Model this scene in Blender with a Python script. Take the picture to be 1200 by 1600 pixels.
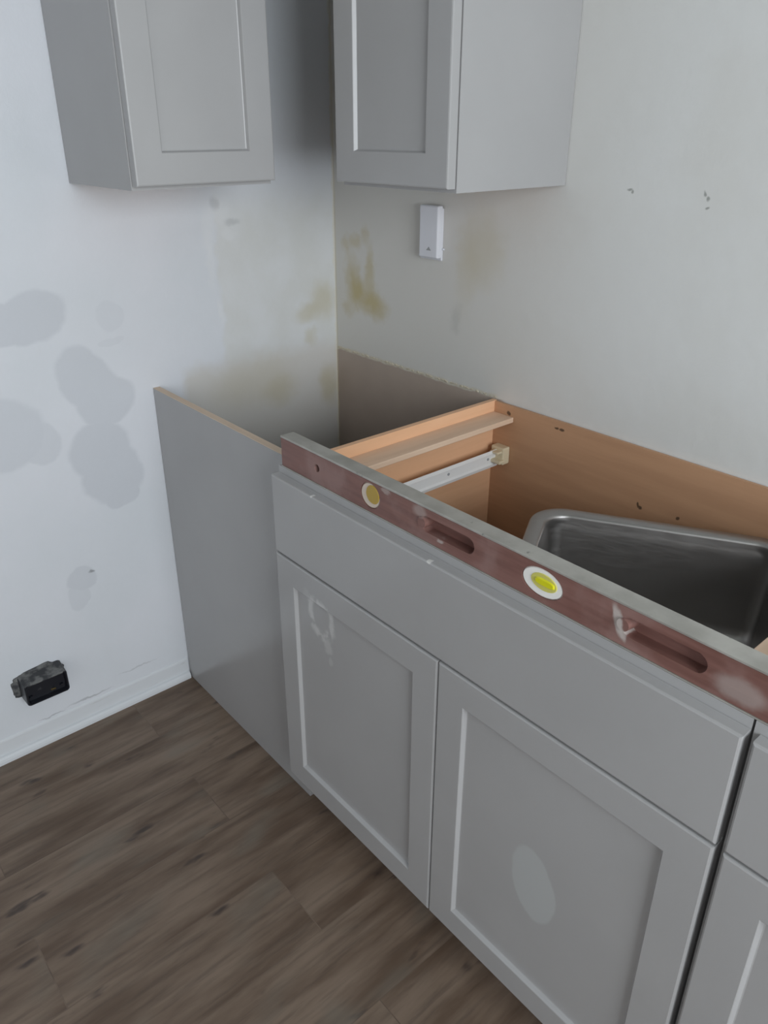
import bpy, bmesh, math, random
from mathutils import Vector, Matrix, noise

# ------------------------------------------------------------------ scene reset
for o in list(bpy.data.objects):
    bpy.data.objects.remove(o, do_unlink=True)
S = bpy.context.scene
C = S.collection
rad = math.radians

# ------------------------------------------------------------------ camera
cd = bpy.data.cameras.new('camera')
cam = bpy.data.objects.new('camera', cd); C.objects.link(cam)
S.camera = cam
YAW, PITCH, ROLL = 49.808, -25.216, -0.199
F = Vector((-math.sin(rad(YAW))*math.cos(rad(PITCH)), math.cos(rad(YAW))*math.cos(rad(PITCH)), math.sin(rad(PITCH))))
R = Vector((math.cos(rad(YAW)), math.sin(rad(YAW)), 0)); U = R.cross(F)
r_ = rad(ROLL)
R2 = R*math.cos(r_) + U*math.sin(r_); U2 = U*math.cos(r_) - R*math.sin(r_)
M = Matrix((R2, U2, -F)).transposed().to_4x4(); M.translation = Vector((1.740, -1.334, 1.454))
cam.matrix_world = M
cd.sensor_fit = 'VERTICAL'; cd.sensor_height = 36.0; cd.sensor_width = 27.0
cd.lens = 36.0*1206.242/1600
cd.shift_x = 16.255/1600; cd.shift_y = 34.201/1600*-1*-1*-1
cd.clip_start = 0.02; cd.clip_end = 60

# ------------------------------------------------------------------ world, daylight, added fill, exposure
W = bpy.data.worlds.new('world'); S.world = W; W.use_nodes = True
bg = W.node_tree.nodes['Background']; bg.inputs[0].default_value = (0.72, 0.84, 1.0, 1); bg.inputs[1].default_value = .8

def area(name, loc, aim, sx, sy, power, col):
    l = bpy.data.lights.new(name, 'AREA'); l.shape = 'RECTANGLE'; l.size = sx; l.size_y = sy
    l.energy = power; l.color = col
    o = bpy.data.objects.new(name, l); C.objects.link(o); o.location = loc
    o.rotation_euler = (Vector(aim)-Vector(loc)).to_track_quat('-Z', 'Y').to_euler()
    return o
area('window_daylight', (3.46, -1.30, 1.55), (0.0, -1.10, 1.35), 1.4, 1.3, 57, (0.90, 0.955, 1.0))
area('front_fill_light', (2.25, -3.46, 1.15), (1.6, 0.0, .8), 1.8, 2.1, 9, (1.0, 0.95, 0.90))  # fill lamp added at the unseen front wall to brighten front-facing sides

vs = S.view_settings
vs.view_transform = 'Standard'; vs.look = 'None'; vs.gamma = 1.0; vs.use_curve_mapping = False
vs.exposure = 0.04

# ------------------------------------------------------------------ node helpers
def new_mat(name, col=(.8, .8, .8), rough=.5, metal=0.0, spec=.5):
    m = bpy.data.materials.new(name); m.use_nodes = True
    b = m.node_tree.nodes['Principled BSDF']
    b.inputs['Base Color'].default_value = (*col, 1); b.inputs['Roughness'].default_value = rough
    b.inputs['Metallic'].default_value = metal; b.inputs['Specular IOR Level'].default_value = spec
    return m
class N:
    """small wrapper for one material's node tree; coordinates are world metres"""
    def __init__(s, m):
        s.m = m; s.t = m.node_tree; s.b = s.t.nodes['Principled BSDF']
        s.pos = s.t.nodes.new('ShaderNodeNewGeometry').outputs['Position']
    def link(s, a, b): s.t.links.new(a, b)
    def noise(s, scale, detail=3, rough=.5, vec=None, stretch=None):
        n = s.t.nodes.new('ShaderNodeTexNoise'); n.inputs['Scale'].default_value = scale
        n.inputs['Detail'].default_value = detail; n.inputs['Roughness'].default_value = rough
        v = vec or s.pos
        if stretch:
            k = s.t.nodes.new('ShaderNodeVectorMath'); k.operation = 'MULTIPLY'; k.inputs[1].default_value = stretch
            s.link(v, k.inputs[0]); v = k.outputs[0]
        s.link(v, n.inputs['Vector']); return n
    def ramp(s, src, lo, hi, a=0.0, b=1.0, smooth=True):
        n = s.t.nodes.new('ShaderNodeMapRange'); n.interpolation_type = 'SMOOTHSTEP' if smooth else 'LINEAR'
        n.inputs['From Min'].default_value = lo; n.inputs['From Max'].default_value = hi
        n.inputs['To Min'].default_value = a; n.inputs['To Max'].default_value = b
        s.link(src, n.inputs['Value']); return n.outputs['Result']
    def math(s, op, a, b=None):
        n = s.t.nodes.new('ShaderNodeMath'); n.operation = op
        for i, x in enumerate((a, b)):
            if x is None: continue
            if isinstance(x, (int, float)): n.inputs[i].default_value = x
            else: s.link(x, n.inputs[i])
        return n.outputs[0]
    def mix(s, fac, a, b):
        n = s.t.nodes.new('ShaderNodeMix'); n.data_type = 'RGBA'
        for k, x in ((0, fac), (6, a), (7, b)):
            if isinstance(x, (int, float)): n.inputs[k].default_value = x
            elif isinstance(x, tuple): n.inputs[k].default_value = (*x, 1)
            else: s.link(x, n.inputs[k])
        return n.outputs[2]
    def warped(s, amt, scale, detail=3):
        n = s.noise(scale, detail)
        a = s.t.nodes.new('ShaderNodeVectorMath'); a.operation = 'SUBTRACT'; a.inputs[1].default_value = (.5, .5, .5)
        s.link(n.outputs['Color'], a.inputs[0])
        b = s.t.nodes.new('ShaderNodeVectorMath'); b.operation = 'SCALE'; b.inputs['Scale'].default_value = amt
        s.link(a.outputs[0], b.inputs[0])
        c = s.t.nodes.new('ShaderNodeVectorMath'); c.operation = 'ADD'
        s.link(s.pos, c.inputs[0]); s.link(b.outputs[0], c.inputs[1]); return c.outputs[0]
    def dist(s, vec, centre, radii, rot=0.0, axis=0):
        """elliptical distance in the wall's plane; axis is the wall's normal axis"""
        a = s.t.nodes.new('ShaderNodeVectorMath'); a.operation = 'SUBTRACT'; s.link(vec, a.inputs[0])
        c = (0, centre[0], centre[1]) if axis == 0 else (centre[0], 0, centre[1]) if axis == 1 else (*centre, 0)
        a.inputs[1].default_value = c; v = a.outputs[0]
        if rot:
            k = s.t.nodes.new('ShaderNodeVectorRotate'); k.rotation_type = ('X', 'Y', 'Z')[axis] + '_AXIS'
            k.inputs['Angle'].default_value = rot; s.link(v, k.inputs['Vector']); v = k.outputs[0]
        b = s.t.nodes.new('ShaderNodeVectorMath'); b.operation = 'MULTIPLY'; s.link(v, b.inputs[0])
        i = (0, 1/radii[0], 1/radii[1]) if axis == 0 else (1/radii[0], 0, 1/radii[1]) if axis == 1 else (1/radii[0], 1/radii[1], 0)
        b.inputs[1].default_value = i
        l = s.t.nodes.new('ShaderNodeVectorMath'); l.operation = 'LENGTH'; s.link(b.outputs[0], l.inputs[0])
        return l.outputs['Value']
    def blob(s, col, vec, centre, radii, paint, strength=1.0, soft=.3, rot=0.0, axis=0):
        f = s.ramp(s.dist(vec, centre, radii, rot, axis), 1-soft, 1+soft, strength, 0.0)
        return s.mix(f, col, paint)
    def bump(s, height, strength=.2, dist=.002):
        n = s.t.nodes.new('ShaderNodeBump'); n.inputs['Strength'].default_value = strength
        n.inputs['Distance'].default_value = dist; s.link(height, n.inputs['Height']); s.link(n.outputs[0], s.b.inputs['Normal'])
    def sep(s, vec=None):
        n = s.t.nodes.new('ShaderNodeSeparateXYZ'); s.link(vec or s.pos, n.inputs[0]); return n.outputs

# ------------------------------------------------------------------ materials
def wall_left_material():
    m = new_mat('patched white wall paint', rough=.42, spec=.35); n = N(m)
    w = n.warped(.05, 9, 4); w2 = n.warped(.045, 22, 4); ws = n.warped(.018, 40, 3)
    white = (.74, .755, .795)
    col = n.mix(n.ramp(n.noise(3.0, 3).outputs['Fac'], .35, .7), white, (.70, .725, .76))
    # older, warmer paint from the corner out to a ragged roller edge
    sx = n.sep(w2)
    f = n.ramp(sx[1], -.372, -.350)
    f = n.math('MULTIPLY', f, n.ramp(sx[2], 1.36, 1.24))
    col = n.mix(f, col, n.mix(n.ramp(n.noise(7, 4).outputs['Fac'], .35, .65), (.68, .685, .67), (.72, .73, .735)))
    f2 = n.math('MULTIPLY', n.ramp(sx[1], -.50, -.47), n.ramp(sx[2], .93, .87))
    col = n.mix(f2, col, (.66, .64, .61))  # slight shade and warm bounce low in the blind corner, painted into the colour
    # matt filler patches
    patch = (.60, .62, .66); pm = None
    for c, r, ro, st in (((-.825, 1.087), (.078, .058), -.3, .75), ((-.885, 1.075), (.06, .05), 0, .75), ((-.727, .93), (.088, .062), .9, .7), ((-.69, .87), (.07, .06), 0, .7),
                         ((-.722, .755), (.082, .072), 0, .75), ((-.705, .69), (.078, .085), 0, .75), ((-.69, .625), (.045, .038), 0, .75),
                         ((-.93, .84), (.09, .085), 0, .6), ((-.86, .80), (.045, .045), .5, .5), ((-.822, .425), (.04, .035), .5, .6), ((-.835, .385), (.025, .045), 0, .4),
                         ((-.655, 1.07), (.03, .035), 0, .25), ((-.66, 1.01), (.03, .01), 0, .25)):
        d = n.ramp(n.dist(w, c, r, ro, 0), .90, 1.10, st, 0.0)
        pm = d if pm is None else n.math('MAXIMUM', pm, d)
    col = n.mix(pm, col, patch)
    # yellow damp stains by the corner
    yel = (.47, .40, .20)
    for c, r, st in (((-.25, .83), (.085, .06), .20), ((-.20, .79), (.05, .035), .28), ((-.033, .775), (.03, .05), .45), ((-.045, 1.015), (.035, .045), .42),
                     ((-.10, .99), (.035, .022), .38), ((-.09, .92), (.02, .02), .32), ((-.36, .82), (.05, .05), .15)):
        col = n.blob(col, w2, c, r, yel, st, .75)
    # scraped filler high up, scuffs
    for c, r, st in (((-.35, 1.27), (.03, .035), .5), ((-.33, 1.22), (.022, .016), .5), ((-.385, 1.23), (.016, .05), .4), ((-.37, 1.03), (.008, .03), .5), ((-.38, 1.16), (.013, .06), .4)):
        col = n.blob(col, w2, c, r, (.78, .79, .80), st, .6)
    for c, r, st in (((-.36, 1.29), (.012, .014), .3), ((-.315, 1.245), (.02, .008), .3), ((-.797, .44), (.006, .004), .9), ((-.86, .075), (.05, .003), .5), ((-.72, .105), (.045, .002), .35), ((-.96, .07), (.03, .002), .5)):
        col = n.blob(col, ws, c, r, (.30, .31, .32), st, .6)
    # cream gap filler down the corner
    col = n.mix(n.ramp(n.sep(ws)[1], -.008, -.003, 0, .4), col, (.68, .63, .48))
    n.link(col, n.b.inputs['Base Color'])
    n.bump(n.math('ADD', n.noise(26, 5).outputs['Fac'], n.math('MULTIPLY', n.noise(150, 2).outputs['Fac'], .25)), .22, .004)
    return m
def wall_back_material():
    m = new_mat('off white wall paint', rough=.42, spec=.35); n = N(m)
    w = n.warped(.05, 12, 4); w2 = n.warped(.05, 26, 4); ws = n.warped(.012, 40, 3)
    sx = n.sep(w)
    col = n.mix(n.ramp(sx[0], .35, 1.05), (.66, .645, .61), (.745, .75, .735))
    col = n.mix(n.ramp(n.noise(4, 4).outputs['Fac'], .4, .7, 0, .35), col, (.66, .645, .60))
    yel = (.47, .37, .12)
    for c, r, st in (((.125, 1.04), (.055, .035), .55), ((.175, 1.02), (.04, .03), .5), ((.09, 1.07), (.02, .05), .5), ((.15, 1.12), (.016, .05), .45), ((.065, 1.09), (.02, .055), .35),
                     ((.09, 1.18), (.022, .018), .35), ((.13, 1.20), (.014, .02), .3), ((.05, 1.17), (.014, .02), .3), ((.05, 1.0), (.02, .02), .3), ((.54, 1.20), (.055, .07), .22), ((.49, 1.16), (.03, .09), .14)):
        col = n.blob(col, w2, c, r, yel, st, .7)
    col = n.blob(col, w2, (.466, 1.04), (.016, .03), (.42, .42, .39), .3, .6)
    for c, r in (((.889, 1.349), (.0045, .002)), ((.895, 1.346), (.0025, .0035)), ((1.036, 1.348), (.002, .004)), ((1.042, 1.341), (.0025, .003)), ((1.045, 1.327), (.003, .002))):
        col = n.blob(col, ws, c, r, (.24, .25, .23), .75, .6, .3, 1)
    # bare brown board behind where the cabinets stand
    edge = n.sep(n.warped(.012, 30, 4))[2]
    zone = n.math('MULTIPLY', n.ramp(edge, .878, .873), n.ramp(n.sep()[0], .64, .62))
    brown = n.mix(n.noise(10, 4).outputs['Fac'], (.39, .315, .265), (.47, .385, .325))
    line = n.math('MULTIPLY', n.ramp(edge, .889, .880), n.ramp(n.sep()[0], .62, .60))
    col = n.mix(n.math('MULTIPLY', line, .55), col, (.62, .56, .42))
    col = n.mix(zone, col, brown)
    col = n.mix(n.ramp(n.sep(ws)[0], .008, .002, 0, .4), col, (.66, .60, .42))
    n.link(col, n.b.inputs['Base Color'])
    n.bump(n.math('ADD', n.noise(26, 5).outputs['Fac'], n.math('MULTIPLY', n.noise(150, 2).outputs['Fac'], .25)), .22, .004)
    return m
# every ellipse on the back wall lies in its own plane (normal along y)
_blob = N.blob
def _blob_auto(s, col, vec, centre, radii, paint, strength=1.0, soft=.3, rot=0.0, axis=None):
    if axis is None: axis = 1 if s.m.name.startswith('off white') else 0
    return _blob(s, col, vec, centre, radii, paint, strength, soft, rot, axis)
N.blob = _blob_auto

def floor_material():
    m = new_mat('grey brown vinyl plank', rough=.42, spec=.45); n = N(m)
    mp = n.t.nodes.new('ShaderNodeMapping'); mp.inputs['Rotation'].default_value = (0, 0, rad(90)); n.link(n.pos, mp.inputs['Vector'])
    bk = n.t.nodes.new('ShaderNodeTexBrick'); n.link(mp.outputs[0], bk.inputs['Vector'])
    bk.inputs['Scale'].default_value = 1.0; bk.inputs['Brick Width'].default_value = 1.2; bk.inputs['Row Height'].default_value = .178
    bk.inputs['Mortar Size'].default_value = .0012; bk.inputs['Mortar Smooth'].default_value = .4; bk.offset = .37
    bk.inputs['Color1'].default_value = (0, 0, 0, 1); bk.inputs['Color2'].default_value = (1, 1, 1, 1); bk.inputs['Mortar'].default_value = (.5, .5, .5, 1)
    # each plank shifts its own grain
    sh = n.t.nodes.new('ShaderNodeVectorMath'); sh.operation = 'MULTIPLY'; sh.inputs[1].default_value = (3.1, 7.3, 0); n.link(bk.outputs['Color'], sh.inputs[0])
    ad = n.t.nodes.new('ShaderNodeVectorMath'); ad.operation = 'ADD'; n.link(n.pos, ad.inputs[0]); n.link(sh.outputs[0], ad.inputs[1]); v = ad.outputs[0]
    g1 = n.noise(1.0, 5, .55, v, (16, 2.6, 1)).outputs['Fac']
    g2 = n.noise(1.0, 6, .65, v, (70, 5, 1)).outputs['Fac']
    g3 = n.noise(1.0, 2, .5, v, (9, 4.5, 1)).outputs['Fac']
    col = n.mix(n.ramp(g1, .32, .68), (.112, .073, .049), (.225, .165, .122))
    col = n.mix(n.ramp(g2, .45, .72, 0, .45), col, (.062, .044, .034))
    kn = n.noise(1.0, 3, .5, v, (24, 7.5, 1)).outputs['Fac']
    col = n.mix(n.ramp(kn, .63, .75, 0, .8), col, (.035, .026, .024))
    col = n.mix(n.ramp(g3, .55, .75, 0, .4), col, (.19, .175, .145))
    col = n.mix(n.math('MULTIPLY', bk.outputs['Fac'], .18), col, (.03, .024, .02))
    for c, r in (((.985, -1.012), (.018, .03)), ((1.12, -.9), (.006, .004))):
        f = n.ramp(n.dist(n.warped(.03, 30), c, r, 0, 2), .5, 1.3, .35, 0)
        col = n.mix(f, col, (.36, .37, .36))
    n.link(col, n.b.inputs['Base Color'])
    n.link(n.ramp(g2, .2, .8, .42, .55), n.b.inputs['Roughness'])
    n.bump(n.math('SUBTRACT', g2, n.math('MULTIPLY', bk.outputs['Fac'], 1.0)), .15, .0015)
    return m

def paint_material(name='grey cabinet paint', col=(.412, .407, .407), rough=.24):
    m = new_mat(name, col, rough, 0, .5); n = N(m)
    c = n.mix(n.ramp(n.noise(5, 3).outputs['Fac'], .3, .7), col, tuple(k*.965 for k in col))
    n.link(c, n.b.inputs['Base Color'])
    n.bump(n.noise(60, 3).outputs['Fac'], .05, .001)
    return m
def marked_door_material(kind):
    m = paint_material('grey cabinet paint with ' + kind); n = N(m)
    src = n.b.inputs['Base Color'].links[0].from_socket
    if kind == 'paint chips':
        col = src; w = n.warped(.008, 60)
        for c, r in (((1.026, .8615), (.0045, .003)), ((.727, .8615), (.003, .003))):
            yy = n.ramp(n.sep(w)[1], -.6175, -.6145, 1, 0)
            col = n.mix(n.math('MULTIPLY', yy, n.ramp(n.dist(w, c, r, 0, 1), .6, 1.2, .8, 0)), col, (.78, .77, .74))
    elif kind == 'oval mark':
        d = n.dist(n.warped(.01, 20), (1.27, .387), (.042, .071), .2, 1)
        col = n.mix(n.ramp(d, .93, 1.05, 1, 0), src, (.455, .465, .465))
    else:
        w = n.warped(.028, 32, 4)
        d = n.dist(w, (.735, .603), (.036, .042), 0, 1)
        ring = n.math('MULTIPLY', n.ramp(d, .62, .9), n.ramp(d, 1.02, 1.3, 1, 0))
        ring = n.math('MULTIPLY', ring, n.ramp(n.noise(45, 3).outputs['Fac'], .36, .58))
        col = n.mix(n.math('MULTIPLY', ring, .55), src, (.70, .70, .69))
        for c, r, s_ in (((.752, .548), (.012, .016), .3), ((.762, .515), (.006, .01), .2), ((.70, .64), (.012, .02), .12)):
            col = n.mix(n.ramp(n.dist(w, c, r, 0, 1), .6, 1.3, s_, 0), col, (.70, .70, .69))
    n.link(col, n.b.inputs['Base Color'])
    return m
def maple_material(name, a, b, rough=.45, axis=0):
    m = new_mat(name, rough=rough, spec=.4); n = N(m)
    st = ((3, 40, 40), (40, 3, 40), (40, 40, 3))[axis]
    g = n.noise(1, 4, .6, None, st).outputs['Fac']
    n.link(n.mix(n.ramp(g, .3, .7), a, b), n.b.inputs['Base Color'])
    n.bump(g, .06, .001)
    return m
def back_board_material():
    m = maple_material('brown cabinet back board', (.50, .285, .165), (.56, .325, .19), .5); n = N(m)
    col = n.b.inputs['Base Color'].links[0].from_socket
    w = n.warped(.012, 50)
    for c, r in (((.792, .858), (.006, .003)), ((.806, .857), (.007, .003)), ((1.008, .754), (.003, .006)), ((1.013, .750), (.004, .004)), ((1.096, .757), (.005, .004)), ((.655, .856), (.005, .005))):
        col = n.mix(n.ramp(n.dist(w, c, r, 0, 1), .6, 1.2, .85, 0), col, (.06, .035, .02))
    n.link(col, n.b.inputs['Base Color']); return m
def level_wood_material():
    m = new_mat('worn red brown wood', rough=.38, spec=.5); n = N(m)
    g = n.noise(1, 5, .6, None, (5, 30, 60)).outputs['Fac']
    col = n.mix(n.ramp(g, .3, .7), (.17, .078, .064), (.25, .125, .105))
    col = n.mix(n.ramp(n.noise(14, 4).outputs['Fac'], .5, .72, 0, .5), col, (.34, .22, .20))
    w = n.warped(.01, 60)
    for c, r, ro, s_ in (((1.336, .91), (.006, .022), .35, .85), ((1.345, .895), (.004, .01), .35, .7), ((1.49, .9), (.03, .016), 0, .4), ((.985, .925), (.016, .01), 0, .35), ((1.03, .892), (.005, .003), 0, .6), ((.905, .93), (.012, .004), 0, .4)):
        col = n.mix(n.ramp(n.dist(w, c, r, ro, 1), .6, 1.3, s_, 0), col, (.55, .50, .47))
    n.link(col, n.b.inputs['Base Color']); n.bump(g, .12, .001)
    n.link(n.ramp(g, .3, .7, .32, .5), n.b.inputs['Roughness'])
    return m
def level_metal_material():
    m = new_mat('dull grey metal binding', (.36, .37, .34), .42, .35); n = N(m)
    col = n.mix(n.ramp(n.noise(18, 4).outputs['Fac'], .35, .7), (.40, .385, .35), (.52, .505, .465))
    col = n.mix(n.ramp(n.noise(55, 3, .6).outputs['Fac'], .66, .74, 0, .7), col, (.14, .15, .14))
    n.link(col, n.b.inputs['Base Color']); return m
def steel_material():
    m = new_mat('brushed stainless steel', (.37, .355, .345), .4, 1.0); n = N(m)
    g = n.noise(1, 3, .5, None, (30, 30, 220)).outputs['Fac']
    n.link(n.ramp(g, .2, .8, .36, .46), n.b.inputs['Roughness']); n.bump(g, .03, .0005); return m

M_wl, M_wb, M_floor = wall_left_material(), wall_back_material(), floor_material()
M_ceil = new_mat('ceiling paint', (.46, .48, .46), .8)
M_plain = new_mat('plain wall paint', (.46, .47, .46), .7)
M_trim = new_mat('white trim paint', (.68, .70, .72), .35)
_n = N(M_trim)
_n.link(_n.mix(_n.ramp(_n.noise(1, 4, .6, None, (30, 9, 60)).outputs['Fac'], .6, .75, 0, .35), (.69, .71, .735), (.45, .44, .41)), _n.b.inputs['Base Color'])
M_grey = paint_material()
M_chip, M_ring, M_oval = marked_door_material('paint chips'), marked_door_material('glue smear'), marked_door_material('oval mark')
M_wood = maple_material('orange maple lining', (.78, .46, .27), (.84, .51, .31), .42, 1)
M_cleat = maple_material('pale plywood brace', (.70, .50, .36), (.78, .58, .43), .6, 1)
M_raw = maple_material('raw board edge', (.66, .52, .40), (.74, .60, .47), .7)
M_back = back_board_material()
M_slide = new_mat('white enamelled steel', (.80, .79, .78), .35)
M_bracket = new_mat('cream plastic', (.70, .60, .42), .45)
M_lw, M_lm, M_steel = level_wood_material(), level_metal_material(), steel_material()
M_dark = new_mat('dark gap', (.02, .018, .018), .9)
M_cream = new_mat('cream vial surround', (.66, .56, .47), .4)
M_white = new_mat('white vial surround', (.92, .91, .87), .3)
M_amber = new_mat('amber vial', (.45, .30, .045), .18)
M_lime = new_mat('lime vial fluid', (.72, .70, .02), .15)
M_pale = new_mat('pale yellow vial fluid', (.66, .62, .16), .2)
M_plastic = new_mat('white plastic', (.74, .75, .80), .35)
M_tape = new_mat('grey plastic', (.34, .35, .36), .4)
M_black = new_mat('black plastic', (.010, .011, .016), .35)
_n = N(M_black)
_n.link(_n.mix(_n.ramp(_n.noise(70, 3).outputs['Fac'], .62, .72, 0, .35), (.010, .011, .016), (.10, .10, .10)), _n.b.inputs['Base Color'])
M_dust = new_mat('plaster dust on black plastic', (.07, .07, .072), .8)
_n = N(M_dust)
_n.link(_n.mix(_n.ramp(_n.noise(55, 4).outputs['Fac'], .4, .68), (.045, .046, .05), (.17, .17, .165)), _n.b.inputs['Base Color'])
M_brass = new_mat('brass', (.6, .45, .2), .3, 1)
M_glass = new_mat('window glass', (1, 1, 1), .02); M_glass.node_tree.nodes['Principled BSDF'].inputs['Transmission Weight'].default_value = 1

# ------------------------------------------------------------------ mesh helpers
def mesh_obj(name, bm, mats, parent=None, origin=(0, 0, 0), smooth=False):
    """bm is in world metres; the object's origin is put at `origin` (the parent's place)"""
    if parent is not None: origin = parent.location
    bmesh.ops.translate(bm, verts=bm.verts, vec=-Vector(origin))
    bmesh.ops.recalc_face_normals(bm, faces=bm.faces)
    me = bpy.data.meshes.new(name); bm.to_mesh(me); bm.free()
    for m in (mats if isinstance(mats, (list, tuple)) else [mats]): me.materials.append(m)
    if smooth:
        for p in me.polygons: p.use_smooth = True
    o = bpy.data.objects.new(name, me); C.objects.link(o)
    if parent is not None: o.parent = parent
    else: o.location = origin
    return o
def sub_obj(name, bm, mats, thing_, part, smooth=False):
    """a sub-part: child of a part that itself sits at its thing's origin"""
    o = mesh_obj(name, bm, mats, None, thing_.location, smooth)
    o.location = (0, 0, 0); o.parent = part; return o
def box(bm, x0, x1, y0, y1, z0, z1, bev=0.0, seg=2, mi=0):
    g = bmesh.ops.create_cube(bm, size=1.0)
    for v in g['verts']:
        v.co = Vector(((x0+x1)/2+v.co.x*(x1-x0), (y0+y1)/2+v.co.y*(y1-y0), (z0+z1)/2+v.co.z*(z1-z0)))
    fs = set(f for v in g['verts'] for f in v.link_faces)
    for f in fs: f.material_index = mi
    if bev:
        es = list(set(e for v in g['verts'] for e in v.link_edges))
        bmesh.ops.bevel(bm, geom=es, offset=bev, segments=seg, profile=.5, affect='EDGES', clamp_overlap=True)
    return bm
def B(x0, x1, y0, y1, z0, z1, bev=0.0, seg=2): return box(bmesh.new(), x0, x1, y0, y1, z0, z1, bev, seg)
def thing(name, label, cat, loc, group=None):
    o = bpy.data.objects.new(name, None); C.objects.link(o); o.location = loc
    o.empty_display_size = .05
    o['label'] = label; o['category'] = cat
    if group: o['group'] = group
    return o
def struct(name, bm, mats):
    o = mesh_obj(name, bm, mats); o['kind'] = 'structure'; return o
def slab_rings(bm, rings, cap0=True, cap1=True):
    """loft closed loops of equal count"""
    vs_ = [[bm.verts.new(p) for p in r] for r in rings]
    n = len(rings[0])
    for a, b in zip(vs_, vs_[1:]):
        for i in range(n): bm.faces.new((a[i], a[(i+1) % n], b[(i+1) % n], b[i]))
    if cap0: bm.faces.new(vs_[0][::-1])
    if cap1: bm.faces.new(vs_[-1])
    return vs_
def door_mesh(w, h, t, to_world, shaker=True, stile=.055, z0=0.0):
    """door/drawer front: local x 0..w, z 0..h, back at depth 0, face at depth t"""
    bm = bmesh.new()
    def rect(i, d): return [to_world(*p) for p in ((i, d, i), (w-i, d, i), (w-i, d, h-i), (i, d, h-i))]
    rings = [rect(0, 0), rect(0, t-.003), rect(.0008, t-.001), rect(.003, t)]
    if shaker: rings += [rect(stile, t), rect(stile+.0012, t-.0008), rect(stile+.004, t-.0075), rect(stile+.0055, t-.008)]
    slab_rings(bm, rings)
    return bm
def rounded(w, l, r, seg=10):
    pts = []
    for cx, cy, a0 in ((w-r, l-r, 0), (r, l-r, 90), (r, r, 180), (w-r, r, 270)):
        for k in range(seg+1):
            a = rad(a0+90*k/seg); pts.append((cx+r*math.cos(a), cy+r*math.sin(a)))
    return pts
def cyl(bm, p0, p1, r0, r1=None, seg=24):
    p0, p1 = Vector(p0), Vector(p1); r1 = r0 if r1 is None else r1
    d = (p1-p0).normalized(); a = d.orthogonal().normalized(); b = d.cross(a)
    slab_rings(bm, [[p+(a*math.cos(2*math.pi*k/seg)+b*math.sin(2*math.pi*k/seg))*r for k in range(seg)] for p, r in ((p0, r0), (p1, r1))])
    return bm
def oval(bm, cx, cz, rx, rz, y0, y1, seg=40, bev=.0, rot=0.0, p=2.0):
    def ring(s, y):
        out = []
        for k in range(seg):
            a = 2*math.pi*k/seg; c, s_ = math.cos(a), math.sin(a)
            x = math.copysign(abs(c)**(2/p), c)*(rx-s); z = math.copysign(abs(s_)**(2/p), s_)*(rz-s)
            out.append(Vector((cx+x*math.cos(rot)-z*math.sin(rot), y, cz+x*math.sin(rot)+z*math.cos(rot))))
        return out
    rs = [ring(0, y1), ring(0, y0+bev), ring(bev, y0)] if bev else [ring(0, y1), ring(0, y0)]
    slab_rings(bm, rs); return bm

# ------------------------------------------------------------------ the room
RX, RY, RZ = 3.5, -3.5, 2.44
struct('floor', B(0, RX, RY, 0, -.05, 0), M_floor)
struct('ceiling', B(0, RX, RY, 0, RZ, RZ+.05), M_ceil)
struct('wall_left', B(-.1, 0, RY, .1, -.05, RZ+.05), M_wl)
struct('wall_back', B(0, RX+.1, 0, .1, -.05, RZ+.05), M_wb)
def wall_with_opening(name, axis, at, a0, a1, o0, o1, z0, z1):
    bm = bmesh.new()
    for (p, q, r, s) in ((a0, o0, -.05, RZ+.05), (o1, a1, -.05, RZ+.05), (o0, o1, -.05, z0), (o0, o1, z1, RZ+.05)):
        if axis == 'x': box(bm, at, at+.1, p, q, r, s)
        else: box(bm, p, q, at-.1, at, r, s)
    return struct(name, bm, M_plain)
wall_with_opening('wall_right', 'x', RX, RY, 0, -2.0, -.6, .9, 2.2)
wall_with_opening('wall_front', 'y', RY, 0, RX+.1, 1.35, 3.15, .1, 2.2)  # opening added here for the fill light
def window(name, axis, at, o0, o1, z0, z1):
    bm = bmesh.new()
    mid = (o0+o1)/2
    for (p, q, r, s) in ((o0, o1, z0, z0+.05), (o0, o1, z1-.05, z1), (o0, o0+.05, z0+.05, z1-.05), (o1-.05, o1, z0+.05, z1-.05), (mid-.025, mid+.025, z0+.05, z1-.05)):
        if axis == 'x': box(bm, at+.03, at+.08, p, q, r, s)
        else: box(bm, p, q, at-.08, at-.03, r, s)
    fr = struct(name, bm, M_trim)
    g = B(at+.05, at+.056, o0+.05, o1-.05, z0+.05, z1-.05) if axis == 'x' else B(o0+.05, o1-.05, at-.056, at-.05, z0+.05, z1-.05)
    p = mesh_obj('pane', g, M_glass); p.parent = fr
    return fr
window('window_1', 'x', RX, -2.0, -.6, .9, 2.2)
window('added_fill_window', 'y', RY, 1.35, 3.15, .1, 2.2)  # unseen window added to go with the fill lamp

# baseboard with shoe moulding along the left wall, stopping at the end panel
PY = -.572                                   # front of the end panel
prof = [(0, 0), (.016, 0), (.016, .008), (.0145, .014), (.0105, .0185), (.0045, .0205), (.004, .058), (.003, .062), (.001, .064), (0, .0645)]
bm = bmesh.new()
slab_rings(bm, [[Vector((x, y, z)) for x, z in prof] for y in (RY, PY-.004)])
struct('baseboard_left', bm, M_trim)

# ------------------------------------------------------------------ base cabinets
H = .876; XS, XR = .600, 1.510; FY = -.605; DT = .019
XM = (XS+XR)/2
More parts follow.
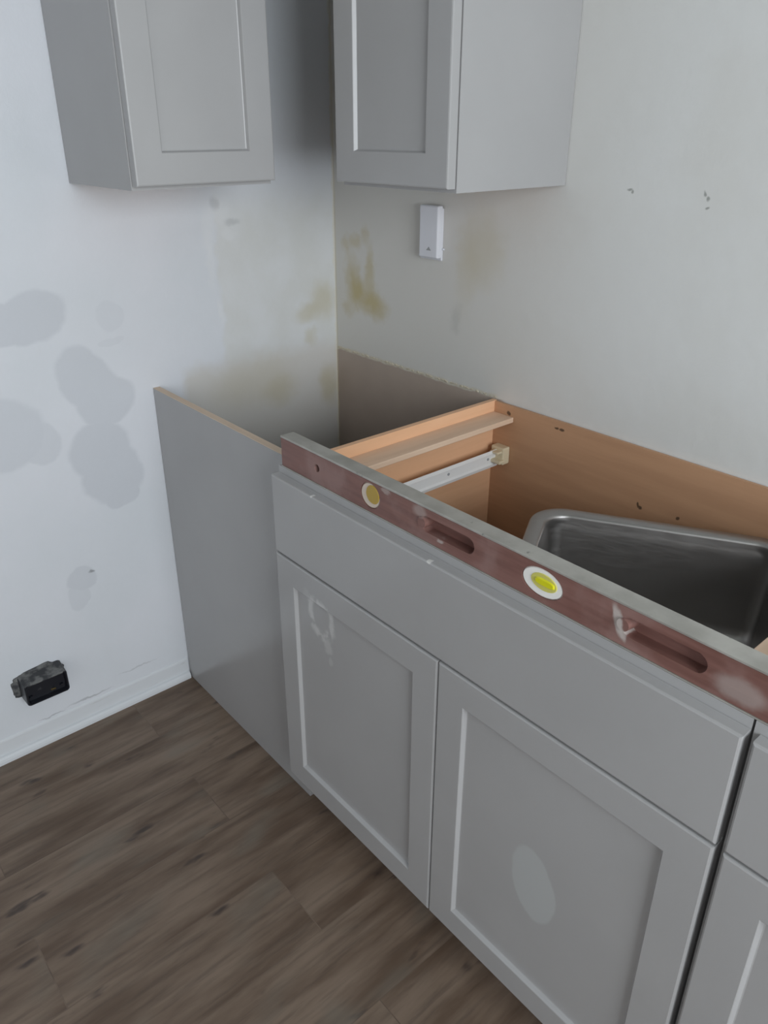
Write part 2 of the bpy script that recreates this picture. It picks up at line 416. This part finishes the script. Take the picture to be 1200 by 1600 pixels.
# blind end panel between wall and sink cabinet
ep = thing('end_panel', 'plain grey cabinet filler panel standing on the floor between left wall and sink cabinet', 'cabinet panel', (.3, PY+.009, 0))
bm = B(.0015, XS-.001, PY, PY+.018, 0.0005, H-.0012, .0006, 1)
mesh_obj('panel', bm, M_grey, ep)
mesh_obj('raw_edge', B(.0015, XS-.001, PY+.0006, PY+.0174, H-.0012, H), M_raw, ep)['label'] = 'thin raw beige board edge along the top'

def base_cabinet(name, label, x0, x1, floor_z=.13):
    t = thing(name, label, 'cabinet', ((x0+x1)/2, -.3, 0))
    for a, s in ((x0, 1), (x1, -1)):
        bm = bmesh.new()
        lo, hi = sorted((a, a+s*.012))
        prof_ = [(-.003, 0), (-.003, H), (FY+.019, H), (FY+.019, .114), (-.535, .114), (-.535, 0)]
        slab_rings(bm, [[Vector((x, y, z)) for y, z in prof_] for x in (lo, hi)])
        mesh_obj('side_panel', bm, M_wood, t)
        bm = bmesh.new()
        slab_rings(bm, [[Vector((x, y, min(z, H-.0005))) for y, z in prof_] for x in ((lo-.0008, lo) if s > 0 else (hi, hi+.0008))])
        mesh_obj('side_skin', bm, M_grey, t)
    mesh_obj('back_panel', B(x0+.012, x1-.012, -.010, -.003, .02, H-.001), M_back, t)
    mesh_obj('bottom_panel', B(x0+.012, x1-.012, FY+.019, -.010, floor_z-.012, floor_z), M_wood, t)
    mesh_obj('toe_board', B(x0-.0008, x1+.0008, -.547, -.5355, 0, .1135), M_grey, t)
    bm = bmesh.new()                               # hardwood face frame
    w = .038
    box(bm, x0, x0+w, FY, FY+.019, .114, H); box(bm, x1-w, x1, FY, FY+.019, .114, H)
    box(bm, x0+w, x1-w, FY, FY+.019, H-w, H); box(bm, x0+w, x1-w, FY, FY+.019, .114, .114+w); box(bm, x0+w, x1-w, FY, FY+.019, .68, .71)
    mesh_obj('face_frame', bm, M_grey, t)
    for a, s in ((x0+.012, 1), (x1-.012, -1)):     # braces along the top inside of each side
        lo, hi = sorted((a, a+s*.060))
        mesh_obj('brace', B(lo, hi, FY+.02, -.011, .838, .850, .001, 1), M_cleat, t)
    return t
def front(t, name, x0, x1, z0, z1, shaker, mat=M_grey):
    bm = door_mesh(x1-x0, z1-z0, DT, lambda x, d, z: Vector((x0+x, FY-.0005-d, z0+z)), shaker)
    return mesh_obj(name, bm, mat, t)

sc = base_cabinet('sink_cabinet', 'wide grey base cabinet with open top and two doors, spirit level lying on its front', XS, XR)
front(sc, 'drawer_front', XS, XR, .699, .862, False, M_chip)
front(sc, 'door', XS, XM-.0013, .116, .694, True, M_ring)['label'] = 'left door with a whitish glue smear near its top corner'
front(sc, 'door', XM+.0013, XR, .116, .694, True, M_oval)['label'] = 'right door with a pale oval mark on its panel'
# white drawer slide across the left inside, plus its cream rear socket
bm = bmesh.new()
slab_rings(bm, [[Vector((.642+dx, y, .752+dz)) for dx, dz in ((0, -.020), (.006, -.023), (.0075, -.016), (.003, -.0125), (.003, .008), (.0075, .011), (.0055, .019), (0, .016), (-.003, .012), (-.003, -.016))] for y in (FY+.019, -.030)])
sl = mesh_obj('drawer_slide', bm, M_slide, sc)
for y in (-.06, -.19, -.33, -.47):
    bm = bmesh.new(); cyl(bm, (.644, y, .751), (.6462, y, .751), .0032)
    sub_obj('screw', bm, M_tape, sc, sl)
bm = B(.630, .668, -.034, -.0105, .735, .777, .003); box(bm, .640, .672, -.050, -.030, .742, .750, .002); box(bm, .640, .664, -.050, -.030, .764, .770, .002)
mesh_obj('slide_socket', bm, M_bracket, sc)

nc = base_cabinet('drawer_cabinet', 'grey base cabinet with drawer over door, standing right of the sink cabinet', XR+.003, XR+.460)
front(nc, 'drawer', XR+.0105, XR+.4585, .699, .862, False)
front(nc, 'door', XR+.0105, XR+.4585, .116, .694, True)

# ------------------------------------------------------------------ upper cabinets
def upper_cabinet(name, label, frame, w, z0, h=.76, depth=.305):
    """frame(x, d, z): x along the wall 0..w, d out of the wall, z up"""
    base = frame(w/2, .15, z0)
    t = thing(name, label, 'cabinet', base)
    def bx(x0, x1, d0, d1, a, b, bev=0):
        p, q = frame(x0, d0, a), frame(x1, d1, b)
        return B(min(p.x, q.x), max(p.x, q.x), min(p.y, q.y), max(p.y, q.y), min(p.z, q.z), max(p.z, q.z), bev, 1)
    zt = z0+h
    for a in (0, w-.013): mesh_obj('side_panel', bx(a, a+.013, .001, depth-.019, z0, zt), M_grey, t)
    mesh_obj('top_panel', bx(.013, w-.013, .001, depth-.019, zt-.013, zt), M_grey, t)
    mesh_obj('bottom_panel', bx(.013, w-.013, .001, depth-.019, z0+.010, z0+.022), M_wood, t)
    mesh_obj('back_panel', bx(.013, w-.013, .001, .006, z0+.022, zt-.013), M_wood, t)
    bm = bmesh.new()
    for (a, b, c, d) in ((0, .035, z0, zt), (w-.035, w, z0, zt), (.035, w-.035, z0, z0+.035), (.035, w-.035, zt-.035, zt)):
        p, q = frame(a, depth-.019, c), frame(b, depth, d)
        box(bm, min(p.x, q.x), max(p.x, q.x), min(p.y, q.y), max(p.y, q.y), c, d)
    mesh_obj('face_frame', bm, M_grey, t)
    dz = .007
    bm = door_mesh(w-.004, h-.012, .020, lambda x, d, z: frame(.002+x, depth+.0015+d, z0+dz+z), True)
    mesh_obj('door', bm, M_grey, t)
    return t
ZU = 1.349
upper_cabinet('wall_cabinet', 'grey wall cabinet hung on the left wall with its shaded side showing', lambda x, d, z: Vector((d, -.697+x, z)), .302, ZU)
upper_cabinet('wall_cabinet', 'grey wall cabinet hung on the back wall above the white wall switch', lambda x, d, z: Vector((.434+x, -d, z)), .312, ZU)

# ------------------------------------------------------------------ spirit level
LX0, LX1, LY0, LY1, LZ0, LZ1 = .610, 1.829, FY, FY+.030, H+.0005, H+.0625
lv = thing('spirit_level', 'long worn red-brown wooden spirit level with grey metal edges lying on the sink cabinet', 'level', (LX0, (LY0+LY1)/2, H))
bm = B(LX0, LX1, LY0+.0006, LY1-.0006, LZ0+.002, LZ1-.004, .0008, 1)
body = mesh_obj('body', bm, [M_lw, M_dark], lv)
cut = bmesh.new()
LC = (LX0+LX1)/2
for s in (-1, 1):
    hx = LC+s*.176
    for (cx, rx, rz) in ((hx, .055, .0135),):
        pts = []
        for k in range(32):
            a = 2*math.pi*k/32; ex = (rx-rz)*(1 if math.cos(a) > 0 else -1)
            pts.append((cx+ex+rz*math.cos(a), (LZ0+LZ1)/2+.001+rz*math.sin(a)))
        slab_rings(cut, [[Vector((x, y, z)) for x, z in pts] for y in (LY0-.01, LY0+.019)])
    cyl(cut, (LC+s*.498, LY0-.01, .909), (LC+s*.498, LY0+.018, .909), .0072)
for x, rx, rz in ((LC-.352, .0245, .0225), (LC+.352, .0245, .0225), (LC, .034, .0215)):
    oval(cut, x, .9085, rx, rz, LY0-.01, LY1+.01)
bmesh.ops.translate(cut, verts=cut.verts, vec=-lv.location)
bmesh.ops.recalc_face_normals(cut, faces=cut.faces)
cme = bpy.data.meshes.new('cutter'); cut.to_mesh(cme); cut.free()
co = bpy.data.objects.new('cutter', cme); C.objects.link(co); co.location = lv.location
md = body.modifiers.new('cut', 'BOOLEAN'); md.operation = 'DIFFERENCE'; md.object = co; md.solver = 'EXACT'
bpy.context.view_layer.update()
ev = body.evaluated_get(bpy.context.evaluated_depsgraph_get())
nm = bpy.data.meshes.new_from_object(ev); body.modifiers.clear(); body.data = nm
bpy.data.objects.remove(co, do_unlink=True); bpy.data.meshes.remove(cme)
mesh_obj('metal_edge', B(LX0, LX1, LY0, LY1, LZ1-.004, LZ1, .0008, 1), M_lm, lv)['label'] = 'grey metal binding along the top'
mesh_obj('metal_edge', B(LX0, LX1, LY0, LY1, LZ0, LZ0+.002), M_lm, lv)
for s in (-1, 1):                                   # hand grip: brass-brown boss at one end of each slot
    bm = bmesh.new(); cyl(bm, (LC+s*.176-.052, LY0-.0022, .9095), (LC+s*.176-.052, LY0+.019, .9095), .0085, .0105)
    mesh_obj('grip_boss', bm, M_lw, lv)
def vial(x, rx, rz, ring_mat, disc_mat, tube):
    bm = bmesh.new(); oval(bm, x, .9085, rx, rz, LY0+.0012, LY1-.002, 40, .002)
    v = mesh_obj('vial_window', bm, ring_mat, lv, smooth=False)
    bm = bmesh.new()
    if tube:
        oval(bm, x+.003, .9105, .0215, .0125, LY0+.0002, LY0+.004, 36, .0008)
        sub_obj('lens', bm, M_pale, lv, v)
        bm = bmesh.new(); oval(bm, x+.005, .911, .0165, .0058, LY0-.0016, LY0+.003, 32, .002, 0, 3.2)
    else:
        oval(bm, x+.006, .9120, .0165, .0165, LY0+.0002, LY0+.004, 36, .001)
    sub_obj('vial', bm, disc_mat, lv, v)
vial(LC-.352, .0243, .0223, M_cream, M_amber, False)
vial(LC, .0338, .0213, M_white, M_lime, True)
vial(LC+.352, .0243, .0223, M_cream, M_amber, False)

# ------------------------------------------------------------------ stainless sink set down askew inside the cabinet
P0 = Vector((.927, -.2415)); th = rad(30)
u = Vector((math.cos(th), math.sin(th))); v_ = Vector((math.sin(th), -math.cos(th)))
SW, SL, SZ = .455, .390, .800
sk = thing('sink', 'stainless steel sink bowl lying askew inside the open sink cabinet', 'sink', (*(P0+u*SW/2+v_*SL/2), SZ-.2))
def ring(inset, z, r, seg=12):
    return [Vector((*(P0+u*(x+inset)+v_*(y+inset)), z)) for x, y in rounded(SW-2*inset, SL-2*inset, r, seg)]
cfgs = [(.004, SZ-.014, .061), (.0, SZ-.012, .065), (.0, SZ-.004, .065), (.0015, SZ-.001, .0635), (.004, SZ, .061), (.014, SZ+.0008, .054), (.025, SZ-.0005, .046), (.028, SZ-.0025, .043), (.0293, SZ-.006, .042), (.0295, SZ-.013, .041),
        (.032, SZ-.020, .030), (.034, SZ-.030, .024), (.040, SZ-.10, .021), (.045, SZ-.165, .021), (.049, SZ-.180, .020), (.058, SZ-.190, .018), (.075, SZ-.195, .016), (.10, SZ-.197, .015), (.145, SZ-.199, .012)]
bm = bmesh.new()
slab_rings(bm, [ring(*c) for c in cfgs], cap0=False, cap1=True)
bowl = mesh_obj('bowl', bm, M_steel, sk, smooth=True)
sd = bowl.modifiers.new('sheet thickness', 'SOLIDIFY'); sd.thickness = .0012; sd.offset = -1
cc = P0+u*SW/2+v_*SL/2
bm = bmesh.new(); cyl(bm, (*cc, SZ-.1985), (*cc, SZ-.196), .045, .042, 36); cyl(bm, (*cc, SZ-.197), (*cc, SZ-.1945), .028, .026, 30)
mesh_obj('drain', bm, M_steel, sk)

# ------------------------------------------------------------------ small wall fittings
sw = thing('wall_switch', 'small white plastic wall switch under the right wall cabinet', 'switch', (.388, 0, 1.23))
mesh_obj('mounting_plate', B(.345, .4165, -.006, -.0005, 1.168, 1.284, .0015), M_plastic, sw)
bm = B(.3575, .4195, -.0235, -.006, 1.174, 1.2905, .004, 3)
bd = mesh_obj('body', bm, M_plastic, sw)
bm = bmesh.new()
slab_rings(bm, [[Vector((.390+a, y, 1.195+b)) for a, b in ((-.007, -.004), (.009, -.004), (.0015, .0045))] for y in (-.0238, -.0230)])
mesh_obj('arrow_mark', bm, M_tape, sw)['label'] = 'small grey triangular mark'
for c_ in ((.3395, .345, -.006, -.0005, 1.272, 1.280), (.3395, .345, -.006, -.0005, 1.172, 1.178), (.4165, .422, -.005, -.0005, 1.192, 1.197)):
    mesh_obj('clip', B(*c_, .001, 1), M_plastic, sw)

jb = thing('junction_box', 'dusty black plastic electrical box sticking out of the left wall above the baseboard', 'electrical box', (0, -.969, .195))
bm = bmesh.new()                                    # open-fronted box, tapering a little to its face
x1 = .052
oy0, oy1, oz0, oz1 = -1.021, -.917, .164, .226
def rr(x, i, r=.008):
    pts = rounded(oy1-oy0-2*i, oz1-oz0-2*i, max(r-i*.5, .002), 5)
    return [Vector((x, oy0+i+a, oz0+i+b)) for a, b in pts]
slab_rings(bm, [rr(.0005, -.002), rr(x1-.002, 0), rr(x1, .0012), rr(x1, .0045), rr(x1-.003, .0055), rr(x1-.012, .007)])
for f in bm.faces:
    if f.calc_center_median().z > oz1-.003 : f.material_index = 1
mesh_obj('housing', bm, [M_black, M_dust], jb)
for y in (-1.008, -.933):
    bm = bmesh.new(); cyl(bm, (x1-.013, y, .183), (x1-.006, y, .183), .005, .004, 16)
    mesh_obj('screw', bm, M_black, jb)
bm = bmesh.new(); cyl(bm, (x1-.012, -.958, .178), (x1-.004, -.950, .183), .0025, .002, 12)
mesh_obj('terminal', bm, M_brass, jb)['label'] = 'small brass glint'
random.seed(4)
bm = bmesh.new()                                    # ragged plaster and torn paper packed round the box
def rag(x, base, amp):
    out = []
    for k in range(48):
        a = 2*math.pi*k/48
        c, s_ = math.cos(a), math.sin(a)
        y = math.copysign(abs(c)**.65, c)*(.053+base); z = math.copysign(abs(s_)**.65, s_)*(.033+base)
        j = 1+amp*(noise.noise(Vector((c*3, s_*3, 5)))+.6*noise.noise(Vector((c*9, s_*9, 2))))
        extra = .010*max(0, -c)*(1 if x < .006 else .5)
        out.append(Vector((x, -.969+y*j-extra, .195+z*j)))
    return out
slab_rings(bm, [rag(.0005, .006, .10), rag(.004, .004, .10), rag(.007, -.002, .05)])
mesh_obj('plaster_collar', bm, M_dust, jb)

# a little crumb of caulk where the old counter line meets the back wall
bm = bmesh.new()
random.seed(2)
for k in range(46):
    x = .008+.59*k/45+random.uniform(-.006, .006); r = random.uniform(.0012, .0032)
    g = bmesh.ops.create_icosphere(bm, subdivisions=1, radius=r)
    for v in g['verts']: v.co = Vector((v.co.x*random.uniform(1.5, 3.5)+x, v.co.y*.6-.0008, v.co.z+.881+random.uniform(-.0025, .002)))
ck = mesh_obj('caulk_line', bm, new_mat('old cream caulk', (.60, .54, .42), .7), None, (0.3, 0, .88))
ck['label'] = 'ragged cream caulk remains along the old counter line on the back wall'; ck['category'] = 'caulk'; ck['kind'] = 'stuff'
